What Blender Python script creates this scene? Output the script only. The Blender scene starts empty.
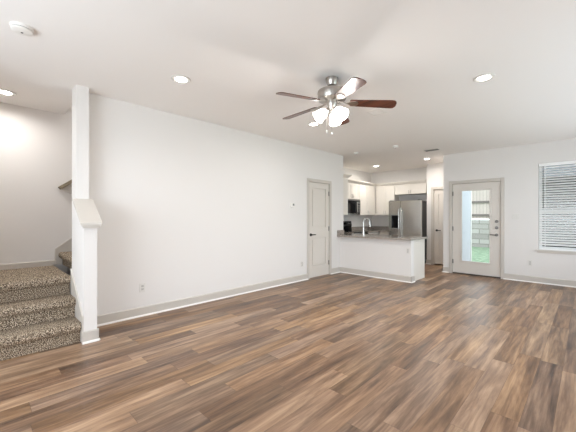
import bpy, bmesh, math, random
from mathutils import Vector, Matrix

random.seed(7)
S = bpy.context.scene
COL = S.collection
PI = math.pi
R = math.radians

# ------------------------------------------------------------------ camera
cam = bpy.data.cameras.new('camera')
cam.sensor_width = 36.0
cam.lens = 307.651 / 576 * 36
cam.shift_y = 1.03 / 576
cam.clip_start = 0.05
co = bpy.data.objects.new('camera', cam)
COL.objects.link(co)
co.location = (0, 0, 1.29034)
co.rotation_euler = (PI / 2, 0, 0.77332666)
S.camera = co

# ------------------------------------------------------------------ world, exposure
vs = S.view_settings
vs.view_transform = 'Standard'
vs.look = 'None'
vs.gamma = 1.0
vs.use_curve_mapping = False
vs.exposure = 0.50
w = bpy.data.worlds.new('sky')
S.world = w
w.use_nodes = True
nt = w.node_tree
bg = nt.nodes['Background']
bg.inputs['Color'].default_value = (0.86, 0.93, 1.0, 1)
bg.inputs['Strength'].default_value = 2.3
S.cycles.max_bounces = 12
S.cycles.diffuse_bounces = 8
S.cycles.transparent_max_bounces = 16
S.cycles.caustics_reflective = False
S.cycles.caustics_refractive = False
S.cycles.sample_clamp_indirect = 6.0

DOWN_W = 5.0      # each recessed light
FAN_W = 7.0       # each fan bulb
WARM = (1.0, 0.98, 0.96)


def portal(name, loc, rot, sx, sy):
    l = bpy.data.lights.new(name, 'AREA')
    l.shape = 'RECTANGLE'
    l.size, l.size_y = sx, sy
    l.cycles.is_portal = True
    o = bpy.data.objects.new(name, l)
    o.location = loc
    o.rotation_euler = rot
    COL.objects.link(o)


# portals only guide sampling of the sky through the openings
portal('window_portal', (-0.24, 7.86, 1.5), (R(-90), 0, 0), 0.92, 1.66)
portal('door_portal', (-1.78, 7.86, 1.09), (R(-90), 0, 0), 0.54, 1.58)


def fill_lamp(name, loc, rot, sx, sy, energy):
    """unseen area lamp added to fill the room, just inside an assumed window"""
    l = bpy.data.lights.new(name, 'AREA')
    l.shape = 'RECTANGLE'
    l.size, l.size_y = sx, sy
    l.energy = energy
    l.color = (0.815, 0.895, 1.0)
    o = bpy.data.objects.new(name, l)
    o.location = loc
    o.rotation_euler = rot
    COL.objects.link(o)


fill_lamp('rear_fill', (-1.4, -1.78, 1.3), (R(97), 0, 0), 3.3, 1.9, 92)  # added fill lamps, tilted up to brighten ceiling and walls
fill_lamp('side_fill', (1.17, 4.9, 1.3), (0, R(124), 0), 1.9, 4.6, 48)


# ------------------------------------------------------------------ materials
def srgb(r, g, b):
    f = lambda c: c / 12.92 if c <= 0.04045 else ((c + 0.055) / 1.055) ** 2.4
    return (f(r / 255), f(g / 255), f(b / 255), 1)


def mat(name, col, rough=0.6, metal=0.0, bump=None, spec=0.5, var=0.0):
    m = bpy.data.materials.new(name)
    m.use_nodes = True
    t = m.node_tree
    b = t.nodes['Principled BSDF']
    b.inputs['Base Color'].default_value = col
    b.inputs['Roughness'].default_value = rough
    b.inputs['Metallic'].default_value = metal
    b.inputs['Specular IOR Level'].default_value = spec
    if bump or var:
        tc = t.nodes.new('ShaderNodeTexCoord')
        n = t.nodes.new('ShaderNodeTexNoise')
        n.inputs['Scale'].default_value = bump[0] if bump else 40
        n.inputs['Detail'].default_value = 4
        t.links.new(tc.outputs['Object'], n.inputs['Vector'])
        if bump:
            bp = t.nodes.new('ShaderNodeBump')
            bp.inputs['Strength'].default_value = bump[1]
            bp.inputs['Distance'].default_value = 0.004
            t.links.new(n.outputs['Fac'], bp.inputs['Height'])
            t.links.new(bp.outputs['Normal'], b.inputs['Normal'])
        if var:
            mx = t.nodes.new('ShaderNodeMix')
            mx.data_type = 'RGBA'
            mx.inputs[6].default_value = tuple(c * (1 - var) for c in col[:3]) + (1,)
            mx.inputs[7].default_value = tuple(min(1, c * (1 + var)) for c in col[:3]) + (1,)
            t.links.new(n.outputs['Fac'], mx.inputs[0])
            t.links.new(mx.outputs[2], b.inputs['Base Color'])
    return m


def emit(name, col, strength):
    m = bpy.data.materials.new(name)
    m.use_nodes = True
    t = m.node_tree
    b = t.nodes['Principled BSDF']
    b.inputs['Base Color'].default_value = col
    b.inputs['Emission Color'].default_value = col
    b.inputs['Emission Strength'].default_value = strength
    return m


def ramp(t, stops):
    r = t.nodes.new('ShaderNodeValToRGB')
    e = r.color_ramp.elements
    while len(e) < len(stops):
        e.new(0.5)
    for k, (p, c) in enumerate(stops):
        e[k].position = p
        e[k].color = c
    return r


def mathn(t, op, a, b=None, c=None):
    n = t.nodes.new('ShaderNodeMath')
    n.operation = op
    for k, v in enumerate((a, b, c)):
        if v is None:
            continue
        if isinstance(v, (int, float)):
            n.inputs[k].default_value = v
        else:
            t.links.new(v, n.inputs[k])
    return n.outputs[0]


def floor_material():
    m = bpy.data.materials.new('vinyl_plank')
    m.use_nodes = True
    t = m.node_tree
    b = t.nodes['Principled BSDF']
    tc = t.nodes.new('ShaderNodeTexCoord')
    sp = t.nodes.new('ShaderNodeSeparateXYZ')
    t.links.new(tc.outputs['Object'], sp.inputs[0])
    W, L = 0.155, 1.22
    xr = mathn(t, 'DIVIDE', sp.outputs[0], W)
    row = mathn(t, 'FLOOR', xr)
    wn = t.nodes.new('ShaderNodeTexWhiteNoise')
    wn.noise_dimensions = '1D'
    t.links.new(row, wn.inputs['W'])
    yo = mathn(t, 'ADD', mathn(t, 'DIVIDE', sp.outputs[1], L), wn.outputs['Value'])
    colm = mathn(t, 'FLOOR', yo)
    cb = t.nodes.new('ShaderNodeCombineXYZ')
    t.links.new(row, cb.inputs[0])
    t.links.new(colm, cb.inputs[1])
    w2 = t.nodes.new('ShaderNodeTexWhiteNoise')
    w2.noise_dimensions = '3D'
    t.links.new(cb.outputs[0], w2.inputs['Vector'])
    # grain coordinates: stretched along the plank, shifted per plank
    g = t.nodes.new('ShaderNodeCombineXYZ')
    t.links.new(mathn(t, 'MULTIPLY', sp.outputs[0], 13.0), g.inputs[0])
    t.links.new(mathn(t, 'MULTIPLY', sp.outputs[1], 1.25), g.inputs[1])
    t.links.new(mathn(t, 'MULTIPLY', w2.outputs['Value'], 37.0), g.inputs[2])
    n1 = t.nodes.new('ShaderNodeTexNoise')
    n1.inputs['Scale'].default_value = 1.0
    n1.inputs['Detail'].default_value = 7
    n1.inputs['Roughness'].default_value = 0.62
    n1.inputs['Distortion'].default_value = 0.4
    t.links.new(g.outputs[0], n1.inputs['Vector'])
    g2 = t.nodes.new('ShaderNodeCombineXYZ')
    t.links.new(mathn(t, 'MULTIPLY', sp.outputs[0], 60.0), g2.inputs[0])
    t.links.new(mathn(t, 'MULTIPLY', sp.outputs[1], 3.0), g2.inputs[1])
    t.links.new(mathn(t, 'MULTIPLY', w2.outputs['Value'], 11.0), g2.inputs[2])
    n2 = t.nodes.new('ShaderNodeTexNoise')
    n2.inputs['Scale'].default_value = 1.0
    n2.inputs['Detail'].default_value = 3
    t.links.new(g2.outputs[0], n2.inputs['Vector'])
    v = mathn(t, 'ADD', mathn(t, 'ADD', mathn(t, 'MULTIPLY', n1.outputs['Fac'], 0.74), 0.10),
              mathn(t, 'MULTIPLY', mathn(t, 'SUBTRACT', w2.outputs['Value'], 0.5), 0.19))
    v = mathn(t, 'ADD', v, mathn(t, 'MULTIPLY', mathn(t, 'SUBTRACT', n2.outputs['Fac'], 0.5), 0.24))
    rp = ramp(t, [(0.26, srgb(68, 46, 30)), (0.41, srgb(114, 84, 59)),
                  (0.53, srgb(149, 116, 86)), (0.72, srgb(196, 161, 125))])
    t.links.new(v, rp.inputs[0])
    # seams between planks
    fx = mathn(t, 'FRACT', xr)
    fy = mathn(t, 'FRACT', yo)
    ex = mathn(t, 'MINIMUM', fx, mathn(t, 'SUBTRACT', 1.0, fx))
    ey = mathn(t, 'MINIMUM', fy, mathn(t, 'SUBTRACT', 1.0, fy))
    seam = mathn(t, 'MAXIMUM', mathn(t, 'LESS_THAN', ex, 0.008), mathn(t, 'LESS_THAN', ey, 0.0016))
    mx = t.nodes.new('ShaderNodeMix')
    mx.data_type = 'RGBA'
    t.links.new(mathn(t, 'MULTIPLY', seam, 0.4), mx.inputs[0])
    hs = t.nodes.new('ShaderNodeHueSaturation')
    sc = t.nodes.new('ShaderNodeSeparateColor')
    t.links.new(w2.outputs['Color'], sc.inputs[0])
    t.links.new(mathn(t, 'ADD', 0.82, mathn(t, 'MULTIPLY', sc.outputs[1], 0.22)), hs.inputs['Saturation'])
    t.links.new(mathn(t, 'ADD', 0.497, mathn(t, 'MULTIPLY', sc.outputs[2], 0.006)), hs.inputs['Hue'])
    t.links.new(rp.outputs[0], hs.inputs['Color'])
    t.links.new(hs.outputs[0], mx.inputs[6])
    mx.inputs[7].default_value = srgb(52, 36, 26)
    t.links.new(mx.outputs[2], b.inputs['Base Color'])
    t.links.new(mathn(t, 'ADD', 0.24, mathn(t, 'MULTIPLY', n1.outputs['Fac'], 0.22)), b.inputs['Roughness'])
    bp = t.nodes.new('ShaderNodeBump')
    bp.inputs['Strength'].default_value = 0.12
    bp.inputs['Distance'].default_value = 0.003
    t.links.new(mathn(t, 'SUBTRACT', n2.outputs['Fac'], seam), bp.inputs['Height'])
    t.links.new(bp.outputs['Normal'], b.inputs['Normal'])
    b.inputs['Specular IOR Level'].default_value = 0.5
    return m


def speckle(name, stops, scale, detail=2.0, rough=0.9, bump=0.0, rnd=0.6):
    m = bpy.data.materials.new(name)
    m.use_nodes = True
    t = m.node_tree
    b = t.nodes['Principled BSDF']
    tc = t.nodes.new('ShaderNodeTexCoord')
    n = t.nodes.new('ShaderNodeTexNoise')
    n.inputs['Scale'].default_value = scale
    n.inputs['Detail'].default_value = detail
    n.inputs['Roughness'].default_value = rnd
    t.links.new(tc.outputs['Object'], n.inputs['Vector'])
    rp = ramp(t, stops)
    t.links.new(n.outputs['Fac'], rp.inputs[0])
    t.links.new(rp.outputs[0], b.inputs['Base Color'])
    b.inputs['Roughness'].default_value = rough
    if bump:
        bp = t.nodes.new('ShaderNodeBump')
        bp.inputs['Strength'].default_value = bump
        bp.inputs['Distance'].default_value = 0.01
        t.links.new(n.outputs['Fac'], bp.inputs['Height'])
        t.links.new(bp.outputs['Normal'], b.inputs['Normal'])
        b.inputs['Specular IOR Level'].default_value = 0.1
    return m


def glass_material():
    m = bpy.data.materials.new('window_glass')
    m.use_nodes = True
    t = m.node_tree
    t.nodes.remove(t.nodes['Principled BSDF'])
    tr = t.nodes.new('ShaderNodeBsdfTransparent')
    tr.inputs[0].default_value = (0.97, 0.99, 0.98, 1)
    gl = t.nodes.new('ShaderNodeBsdfGlossy')
    gl.inputs['Roughness'].default_value = 0.02
    mx = t.nodes.new('ShaderNodeMixShader')
    fr = t.nodes.new('ShaderNodeFresnel')
    fr.inputs[0].default_value = 1.35
    t.links.new(fr.outputs[0], mx.inputs[0])
    t.links.new(tr.outputs[0], mx.inputs[1])
    t.links.new(gl.outputs[0], mx.inputs[2])
    t.links.new(mx.outputs[0], t.nodes['Material Output'].inputs[0])
    return m


def brick_material(name, c1, c2, mortar, bw, bh, ms, rot=None, rough=0.8):
    m = bpy.data.materials.new(name)
    m.use_nodes = True
    t = m.node_tree
    b = t.nodes['Principled BSDF']
    tc = t.nodes.new('ShaderNodeTexCoord')
    mp = t.nodes.new('ShaderNodeMapping')
    if rot:
        mp.inputs['Rotation'].default_value = rot
    t.links.new(tc.outputs['Object'], mp.inputs[0])
    br = t.nodes.new('ShaderNodeTexBrick')
    br.inputs['Color1'].default_value = c1
    br.inputs['Color2'].default_value = c2
    br.inputs['Mortar'].default_value = mortar
    br.inputs['Scale'].default_value = 1.0
    br.inputs['Brick Width'].default_value = bw
    br.inputs['Row Height'].default_value = bh
    br.inputs['Mortar Size'].default_value = ms
    t.links.new(mp.outputs[0], br.inputs['Vector'])
    t.links.new(br.outputs['Color'], b.inputs['Base Color'])
    b.inputs['Roughness'].default_value = rough
    return m


def screen_material():
    m = bpy.data.materials.new('insect_screen')
    m.use_nodes = True
    t = m.node_tree
    t.nodes.remove(t.nodes['Principled BSDF'])
    tr = t.nodes.new('ShaderNodeBsdfTransparent')
    tr.inputs[0].default_value = (0.38, 0.395, 0.41, 1)
    t.links.new(tr.outputs[0], t.nodes['Material Output'].inputs[0])
    return m


M = {
    'hardware': mat('satin_nickel', (0.20, 0.19, 0.175, 1), 0.45, 1.0, bump=(150, 0.02)),
    'casing': mat('casing_paint', srgb(200, 194, 186), 0.45, bump=(30, 0.01)),
    'screen': screen_material(),
    'plate': mat('plate_plastic', srgb(222, 219, 214), 0.35, bump=(90, 0.005)),
    'receptacle': mat('receptacle_plastic', srgb(200, 197, 192), 0.35, bump=(90, 0.005)),
    'wall': mat('wall_paint', srgb(229, 226, 223), 0.85, bump=(220, 0.06), spec=0.2),
    'ceiling': mat('ceiling_paint', srgb(245, 242, 239), 0.9, bump=(160, 0.08), spec=0.15),
    'trim': mat('trim_paint', srgb(211, 205, 197), 0.45, bump=(30, 0.01)),
    'shoe': mat('shoe_paint', srgb(240, 237, 233), 0.45, bump=(30, 0.01)),
    'door': mat('door_paint', srgb(214, 208, 200), 0.42, bump=(60, 0.03)),
    'floor': floor_material(),
    'carpet': speckle('carpet_pile', [(0.35, srgb(42, 34, 28)), (0.46, srgb(106, 92, 78)),
                                      (0.55, srgb(166, 149, 128)), (0.66, srgb(226, 213, 192))], 125, 2, 1.0, 0.5),
    'granite': speckle('granite', [(0.30, srgb(66, 58, 52)), (0.43, srgb(140, 131, 123)),
                                   (0.58, srgb(172, 163, 154)), (0.72, srgb(205, 198, 190))], 58, 6, 0.12),
    'cabinet': mat('cabinet_paint', srgb(224, 219, 211), 0.4, bump=(40, 0.01)),
    'nickel': mat('brushed_nickel', (0.46, 0.43, 0.40, 1), 0.30, 1.0, bump=(150, 0.02)),
    'steel': mat('stainless_steel', (0.60, 0.59, 0.57, 1), 0.24, 1.0, bump=(90, 0.02)),
    'chrome': mat('polished_chrome', (0.80, 0.79, 0.77, 1), 0.12, 1.0, bump=(90, 0.005)),
    'black': mat('black_gloss', (0.008, 0.008, 0.009, 1), 0.12, bump=(90, 0.003), spec=0.3),
    'blackmatte': mat('black_matte', (0.016, 0.0155, 0.015, 1), 0.6, bump=(90, 0.02)),
    'grey': mat('grey_plastic', srgb(120, 122, 120), 0.4, bump=(90, 0.01)),
    'plastic': mat('white_plastic', srgb(236, 233, 228), 0.35, bump=(90, 0.005)),
    'slot': mat('dark_slot', (0.05, 0.05, 0.05, 1), 0.6, bump=(90, 0.01)),
    'slat': mat('blind_vinyl', srgb(250, 250, 249), 0.4, bump=(90, 0.005)),
    'vinyl': mat('window_vinyl', srgb(238, 239, 238), 0.35, bump=(90, 0.005)),
    'glass': glass_material(),
    'lens': emit('light_lens', (1.0, 0.95, 0.88, 1), 14.0),
    'shade': emit('lit_frosted_glass', (1.0, 0.95, 0.88, 1), 5.0),
    'grass': speckle('lawn_grass', [(0.3, srgb(84, 104, 82)), (0.5, srgb(116, 138, 112)), (0.7, srgb(150, 166, 140))], 6, 6, 0.95),
    'stone': brick_material('limestone_blocks', srgb(150, 145, 140), srgb(178, 174, 168), srgb(132, 128, 122), 0.75, 0.24, 0.02,
                            (R(90), 0, 0)),
    'fence': brick_material('fence_boards', srgb(186, 172, 164), srgb(198, 186, 178), srgb(142, 128, 120), 0.14, 60.0, 0.006,
                            (R(90), 0, 0)),
    'fencerail': mat('fence_rail_wood', srgb(112, 104, 98), 0.8, var=0.15),
    'siding': brick_material('lap_siding', srgb(190, 195, 204), srgb(195, 200, 208), srgb(112, 118, 130), 4.0, 0.17, 0.012,
                             (R(90), 0, R(90))),
    'taupe': mat('taupe_wood', srgb(134, 122, 102), 0.5, bump=(60, 0.02)),
    'threshold': mat('dark_threshold', srgb(62, 52, 44), 0.5, bump=(60, 0.02)),
}


def blade_material():
    m = bpy.data.materials.new('fan_blade_wood')
    m.use_nodes = True
    t = m.node_tree
    b = t.nodes['Principled BSDF']
    tc = t.nodes.new('ShaderNodeTexCoord')
    mp = t.nodes.new('ShaderNodeMapping')
    mp.inputs['Scale'].default_value = (3, 45, 10)
    t.links.new(tc.outputs['Object'], mp.inputs[0])
    n = t.nodes.new('ShaderNodeTexNoise')
    n.inputs['Scale'].default_value = 1
    n.inputs['Detail'].default_value = 5
    t.links.new(mp.outputs[0], n.inputs['Vector'])
    rp = ramp(t, [(0.3, srgb(62, 30, 22)), (0.7, srgb(112, 62, 44))])
    t.links.new(n.outputs['Fac'], rp.inputs[0])
    t.links.new(rp.outputs[0], b.inputs['Base Color'])
    b.inputs['Roughness'].default_value = 0.34
    b.inputs['Coat Weight'].default_value = 0.4
    b.inputs['Coat Roughness'].default_value = 0.25
    return m


M['blade'] = blade_material()


# ------------------------------------------------------------------ mesh helpers
class MB:
    def __init__(s, m=None):
        s.bm = bmesh.new()
        s.m = m or Matrix.Identity(4)
        s.smooth = False

    def v(s, p):
        return s.bm.verts.new(s.m @ Vector(p))

    def box(s, x0, x1, y0, y1, z0, z1):
        x0, x1 = min(x0, x1), max(x0, x1)
        y0, y1 = min(y0, y1), max(y0, y1)
        z0, z1 = min(z0, z1), max(z0, z1)
        c = [s.v((x, y, z)) for z in (z0, z1) for y in (y0, y1) for x in (x0, x1)]
        for f in ((0, 2, 3, 1), (4, 5, 7, 6), (0, 1, 5, 4), (2, 6, 7, 3), (0, 4, 6, 2), (1, 3, 7, 5)):
            s.bm.faces.new([c[i] for i in f])
        return s

    def prism(s, pts, fn, a0, a1):
        A = [s.v(fn(p, a0)) for p in pts]
        B = [s.v(fn(p, a1)) for p in pts]
        n = len(pts)
        s.bm.faces.new(A)
        s.bm.faces.new(B[::-1])
        for i in range(n):
            j = (i + 1) % n
            s.bm.faces.new((A[i], B[i], B[j], A[j]))
        return s

    def xz(s, pts, y0, y1):
        return s.prism(pts, lambda p, a: (p[0], a, p[1]), y0, y1)

    def yz(s, pts, x0, x1):
        return s.prism(pts, lambda p, a: (a, p[0], p[1]), x0, x1)

    def lathe(s, prof, c=(0, 0, 0), n=32, rot=None, cap=True):
        s.smooth = True
        rot = rot or Matrix.Identity(3)
        rings = []
        for r, z in prof:
            rings.append([s.v(Vector(c) + rot @ Vector((r * math.cos(2 * PI * k / n), r * math.sin(2 * PI * k / n), z))) for k in range(n)])
        for a, b in zip(rings, rings[1:]):
            for k in range(n):
                j = (k + 1) % n
                s.bm.faces.new((a[k], a[j], b[j], b[k]))
        if cap:
            s.bm.faces.new(rings[0][::-1])
            s.bm.faces.new(rings[-1])
        return s

    def cyl(s, p0, p1, r0, r1=None, n=20):
        p0, p1 = Vector(p0), Vector(p1)
        d = p1 - p0
        q = d.to_track_quat('Z', 'Y').to_matrix()
        return s.lathe([(r0, 0), (r0 if r1 is None else r1, d.length)], p0, n, q)

    def tube(s, pts, r, n=10):
        s.smooth = True
        pts = [Vector(p) for p in pts]
        rings = []
        for i, p in enumerate(pts):
            d = (pts[min(i + 1, len(pts) - 1)] - pts[max(i - 1, 0)]).normalized()
            q = d.to_track_quat('Z', 'Y').to_matrix()
            rings.append([s.v(p + q @ Vector((r * math.cos(2 * PI * k / n), r * math.sin(2 * PI * k / n), 0))) for k in range(n)])
        # keep rings from twisting
        for a, b in zip(rings, rings[1:]):
            best = min(range(n), key=lambda o: (a[0].co - b[o].co).length)
            b[:] = b[best:] + b[:best]
            for k in range(n):
                j = (k + 1) % n
                s.bm.faces.new((a[k], a[j], b[j], b[k]))
        s.bm.faces.new(rings[0][::-1])
        s.bm.faces.new(rings[-1])
        return s

    def build(s, name, m, parent=None, bevel=0.0, seg=2):
        bmesh.ops.recalc_face_normals(s.bm, faces=s.bm.faces[:])
        off = Vector((0, 0, 0))
        p = parent
        while p is not None:
            off += p.location
            p = p.parent
        if off.length:
            bmesh.ops.translate(s.bm, verts=s.bm.verts[:], vec=-off)
        me = bpy.data.meshes.new(name)
        s.bm.to_mesh(me)
        s.bm.free()
        me.materials.append(m)
        if s.smooth:
            for f in me.polygons:
                f.use_smooth = True
            me.set_sharp_from_angle(angle=R(35))
        o = bpy.data.objects.new(name, me)
        COL.objects.link(o)
        if parent is not None:
            o.parent = parent
        if bevel:
            b = o.modifiers.new('bevel', 'BEVEL')
            b.width = bevel
            b.segments = seg
            b.limit_method = 'ANGLE'
            b.angle_limit = R(40)
        return o


def frame(origin, u, n):
    """local x along u, local y along n (outwards), z up"""
    u, n = Vector(u), Vector(n)
    return Matrix(((u.x, n.x, 0, origin[0]), (u.y, n.y, 0, origin[1]), (0, 0, 1, origin[2]), (0, 0, 0, 1)))


def tag(o, label=None, cat=None, group=None, kind=None):
    if label:
        o['label'] = label
    if cat:
        o['category'] = cat
    if group:
        o['group'] = group
    if kind:
        o['kind'] = kind
    return o


def empty(name, loc, label=None, cat=None, group=None, kind=None):
    o = bpy.data.objects.new(name, None)
    o.empty_display_size = 0.07
    COL.objects.link(o)
    o.location = loc
    return tag(o, label, cat, group, kind)


def struct(name, mb, m, bevel=0.0):
    return tag(mb.build(name, m, None, bevel), kind='structure')


H = 2.74
XL = -4.165      # face of the long left wall
YB = 7.725       # face of the back wall
XK = -5.13       # kitchen left wall face
YK = 9.20        # kitchen back wall face
XF = -5.30       # far wall of the stair

# ------------------------------------------------------------------ shell
struct('floor', MB().box(-5.6, 1.4, -2.0, 9.4, -0.12, 0), M['floor'])

mb = MB()
mb.box(-4.285, 1.32, -1.92, 7.875, H, H + 0.12)
mb.box(-5.42, -4.285, -0.42, 0.90, H, H + 0.12)
mb.box(-5.42, -4.285, 3.4, 9.32, H, H + 0.12)
mb.box(-4.285, -2.28, 7.875, 9.32, H, H + 0.12)
struct('ceiling', mb, M['ceiling'])

mb = MB()
mb.box(-4.285, XL, 0.91, 4.88, 0, H)
mb.box(-4.285, XL, 5.60, 6.15, 0, H)
mb.box(-4.285, XL, 4.88, 5.60, 2.04, H)
struct('wall_left', mb, M['wall'])

mb = MB()                                             # back wall: door and window openings
DX0, DX1, WX0, WX1, WZ0, WZ1 = -2.255, -1.305, -0.70, 0.22, 0.655, 2.335
mb.box(-2.44, DX0, YB, YB + 0.15, 0, H)
mb.box(DX0, DX1, YB, YB + 0.15, 2.055, H)
mb.box(DX1, WX0, YB, YB + 0.15, 0, H)
mb.box(WX0, WX1, YB, YB + 0.15, 0, WZ0)
mb.box(WX0, WX1, YB, YB + 0.15, WZ1, H)
mb.box(WX1, 1.32, YB, YB + 0.15, 0, H)
struct('wall_back', mb, M['wall'])

mb = MB()
mb.box(1.2, 1.32, -1.92, 2.5, 0, H)
mb.box(1.2, 1.32, 7.3, YB, 0, H)
mb.box(1.2, 1.32, 2.5, 7.3, 0, 0.3)
mb.box(1.2, 1.32, 2.5, 7.3, 2.4, H)
struct('wall_right', mb, M['wall'])
mb = MB()
mb.box(-3.82, -3.1, -1.92, -1.8, 0, H)
mb.box(0.3, 1.2, -1.92, -1.8, 0, H)
mb.box(-3.1, 0.3, -1.92, -1.8, 0, 0.3)
mb.box(-3.1, 0.3, -1.92, -1.8, 2.4, H)
struct('wall_rear', mb, M['wall'])
mb = MB()
mb.box(-3.82, -3.70, -1.8, -0.30, 0, H)
mb.box(-5.42, -3.82, -0.42, -0.30, 0, H)
struct('wall_entry', mb, M['wall'])
struct('wall_stair_far', MB().box(-5.42, XF, -0.30, 3.4, 0, 5.2), M['wall'])
mb = MB()                                             # shaft above the second flight
mb.box(-5.30, -4.285, 3.4, 3.52, 0, 5.2)
mb.box(-4.285, -4.165, 0.90, 3.4, H + 0.12, 5.2)
mb.box(-5.30, -4.285, 0.78, 0.90, H + 0.12, 5.2)
mb.box(-5.42, -4.165, 0.78, 3.52, 5.2, 5.3)
struct('wall_stair_shaft', mb, M['wall'])
mb = MB()                                             # column at the end of the left wall and sloped knee wall
mb.box(-4.22, -4.01, 0.79, 0.91, 0, H)
mb.xz([(-4.01, 0), (-3.685, 0), (-3.685, 1.215), (-4.01, 1.445)], 0.79, 0.91)
struct('wall_knee', mb, M['wall'])

struct('wall_kitchen_near', MB().box(-5.25, -4.285, 6.03, 6.15, 0, H), M['wall'])
struct('wall_kitchen_left', MB().box(-5.25, XK, 6.15, YK, 0, H), M['wall'])
struct('wall_kitchen_back', MB().box(-5.25, -2.28, YK, YK + 0.12, 0, H), M['wall'])
struct('wall_kitchen_right', MB().box(-2.42, -2.29, YB + 0.15, YK, 0, H), M['wall'])
mb = MB()
PX0, PX1 = -3.005, -2.455
mb.box(-3.18, PX0, 8.72, 8.84, 0, H)
mb.box(PX1, -2.42, 8.72, 8.84, 0, H)
mb.box(PX0, PX1, 8.72, 8.84, 2.04, H)
mb.box(-3.18, -3.06, 8.84, YK, 0, H)
struct('wall_pantry', mb, M['wall'])
struct('wall_peninsula', MB().box(XL, -2.49, 6.01, 6.15, 0, 0.832), M['wall'])


def baseboard(name, p0, p1, n, h=0.122, parent=None, z=0.0, shoe=True):
    """runs from p0 to p1 against a face whose outward normal is n"""
    p0, p1 = Vector(p0), Vector(p1)
    L = (p1 - p0).length
    f = frame((p0.x, p0.y, z), (p1 - p0).normalized(), n)
    mb = MB(f)
    mb.yz([(0, 0), (0.015, 0), (0.015, h - 0.012), (0.007, h), (0, h)], 0, L)
    o = tag(mb.build(name, M['casing']), kind='structure')
    if shoe:
        pts = [(0.0151, 0)] + [(0.0151 + 0.015 * math.cos(R(a)), 0.02 * math.sin(R(a))) for a in (0, 30, 60, 90)]
        MB(f).yz(pts, 0, L).build('shoe_molding', M['shoe'], o)
    return o


baseboard('baseboard_left', (XL, 0.93), (XL, 4.84), (1, 0, 0))
baseboard('baseboard_left', (XL, 5.63), (XL, 6.01), (1, 0, 0))
baseboard('baseboard_peninsula', (XL, 6.01), (-2.475, 6.01), (0, -1, 0))
baseboard('baseboard_peninsula', (-2.49, 5.995), (-2.49, 6.155), (1, 0, 0))
baseboard('baseboard_back', (-2.455, YB), (-2.315, YB), (0, -1, 0))
baseboard('baseboard_back', (-1.265, YB), (1.2, YB), (0, -1, 0))
baseboard('baseboard_back', (-2.44, YB - 0.015), (-2.44, YB + 0.15), (-1, 0, 0))
baseboard('baseboard_pantry', (-3.195, 8.72), (-3.065, 8.72), (0, -1, 0))
baseboard('baseboard_knee', (-3.685, 0.775), (-3.685, 0.925), (1, 0, 0))
baseboard('baseboard_knee', (-3.67, 0.91), (-4.16, 0.91), (0, 1, 0))
baseboard('baseboard_right', (1.2, -1.8), (1.2, YB), (-1, 0, 0))
baseboard('baseboard_landing', (XF, -0.30), (XF, 0.80), (1, 0, 0), 0.075, z=0.622, shoe=False)

# sloped cap on the knee wall
mb = MB()
mb.xz([(-4.009, 1.465), (-3.64, 1.203), (-3.64, 1.232), (-4.009, 1.494)], 0.755, 0.95)
cap = tag(mb.build('trim_1', M['trim'], None, 0.003), kind='structure')
mb = MB()
mb.xz([(-4.009, 1.447), (-3.684, 1.216), (-3.662, 1.178), (-3.662, 1.217), (-4.009, 1.463)], 0.775, 0.93)
mb.build('cove_molding', M['trim'], cap)

# ------------------------------------------------------------------ stairs
st = empty('staircase', (-3.75, 0.2, 0), 'brown flecked carpeted stairs rising to a landing beside the sloped knee wall', 'stairs')


def step_profile(x_riser, z0, z1, back, nose=0.042, th=0.085):
    p = [(x_riser - 0.004, z0), (x_riser - 0.004, z1 - th)]
    for a in (-70, -35, 0, 35, 65, 90):
        p.append((x_riser + nose - 0.03 + 0.03 * math.cos(R(a)), z1 - th / 2 + (th / 2) * math.sin(R(a))))
    p += [(back, z1), (back, z0)]
    return p


RZ = 0.207
for k, xr in enumerate((-3.755, -4.0, -4.25)):
    back = (-4.02, -4.27, XF + 0.002)[k]
    mb = MB()
    mb.smooth = True
    mb.xz(step_profile(xr, 0.002 + (k * RZ if k else 0), RZ * (k + 1), back), -0.298, 0.776)
    mb.build('step' if k < 2 else 'landing', M['carpet'], st)
for k in range(5):
    yr = 0.875 + 0.25 * k
    z0 = RZ * (3 + k) + 0.001
    mb = MB()
    mb.smooth = True
    prof = [(-(p[0] + 100), p[1]) for p in step_profile(-100, z0, z0 + RZ - 0.03 * (k == 0), -100.27 if k < 4 else -101.4)]
    mb.prism([(yr + a, z) for a, z in prof], lambda p, a: (a, p[0], p[1]), XF + 0.016, -4.29)
    mb.build('step', M['carpet'], st)
mb = MB()
mb.xz([(-3.686, 0.0), (-3.686, 0.272), (-4.222, 0.69), (-4.222, 0.0)], 0.778, 0.7895)
sk = mb.build('skirt_board', M['casing'], st, 0.002)
mb = MB()
mb.xz([(-3.686, 0.272), (-3.686, 0.284), (-4.222, 0.702), (-4.222, 0.69)], 0.774, 0.7895)
mb.build('skirt_lip', M['trim'], sk)
mb = MB()
mb.yz([(0.80, 0.63), (0.80, 0.845), (2.2, 1.905), (2.2, 1.6), (0.9, 0.63)], XF + 0.001, XF + 0.015)
sk = mb.build('skirt_board', M['casing'], st, 0.002)
mb = MB()
mb.yz([(0.795, 0.63), (0.795, 0.848), (2.2, 1.917), (2.2, 1.905), (0.805, 0.842), (0.805, 0.63)], XF + 0.001, XF + 0.02)
mb.build('skirt_lip', M['trim'], sk)

# guard rail on the far stair wall
hr = empty('stair_rail', (XF, 0.83, 1.7), 'sloping greige handrail board on the far stair wall behind the column', 'handrail')
mb = MB()
mb.yz([(0.855, 1.69), (1.05, 1.575), (2.2, 2.45), (2.2, 2.715)], XF + 0.001, XF + 0.03)
mb.build('rail_board', M['casing'], hr)
mb = MB()
mb.yz([(0.825, 1.705), (0.855, 1.675), (2.2, 2.70), (2.2, 2.755)], XF + 0.001, XF + 0.085)
mb.build('rail', M['taupe'], hr, 0.004)


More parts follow.
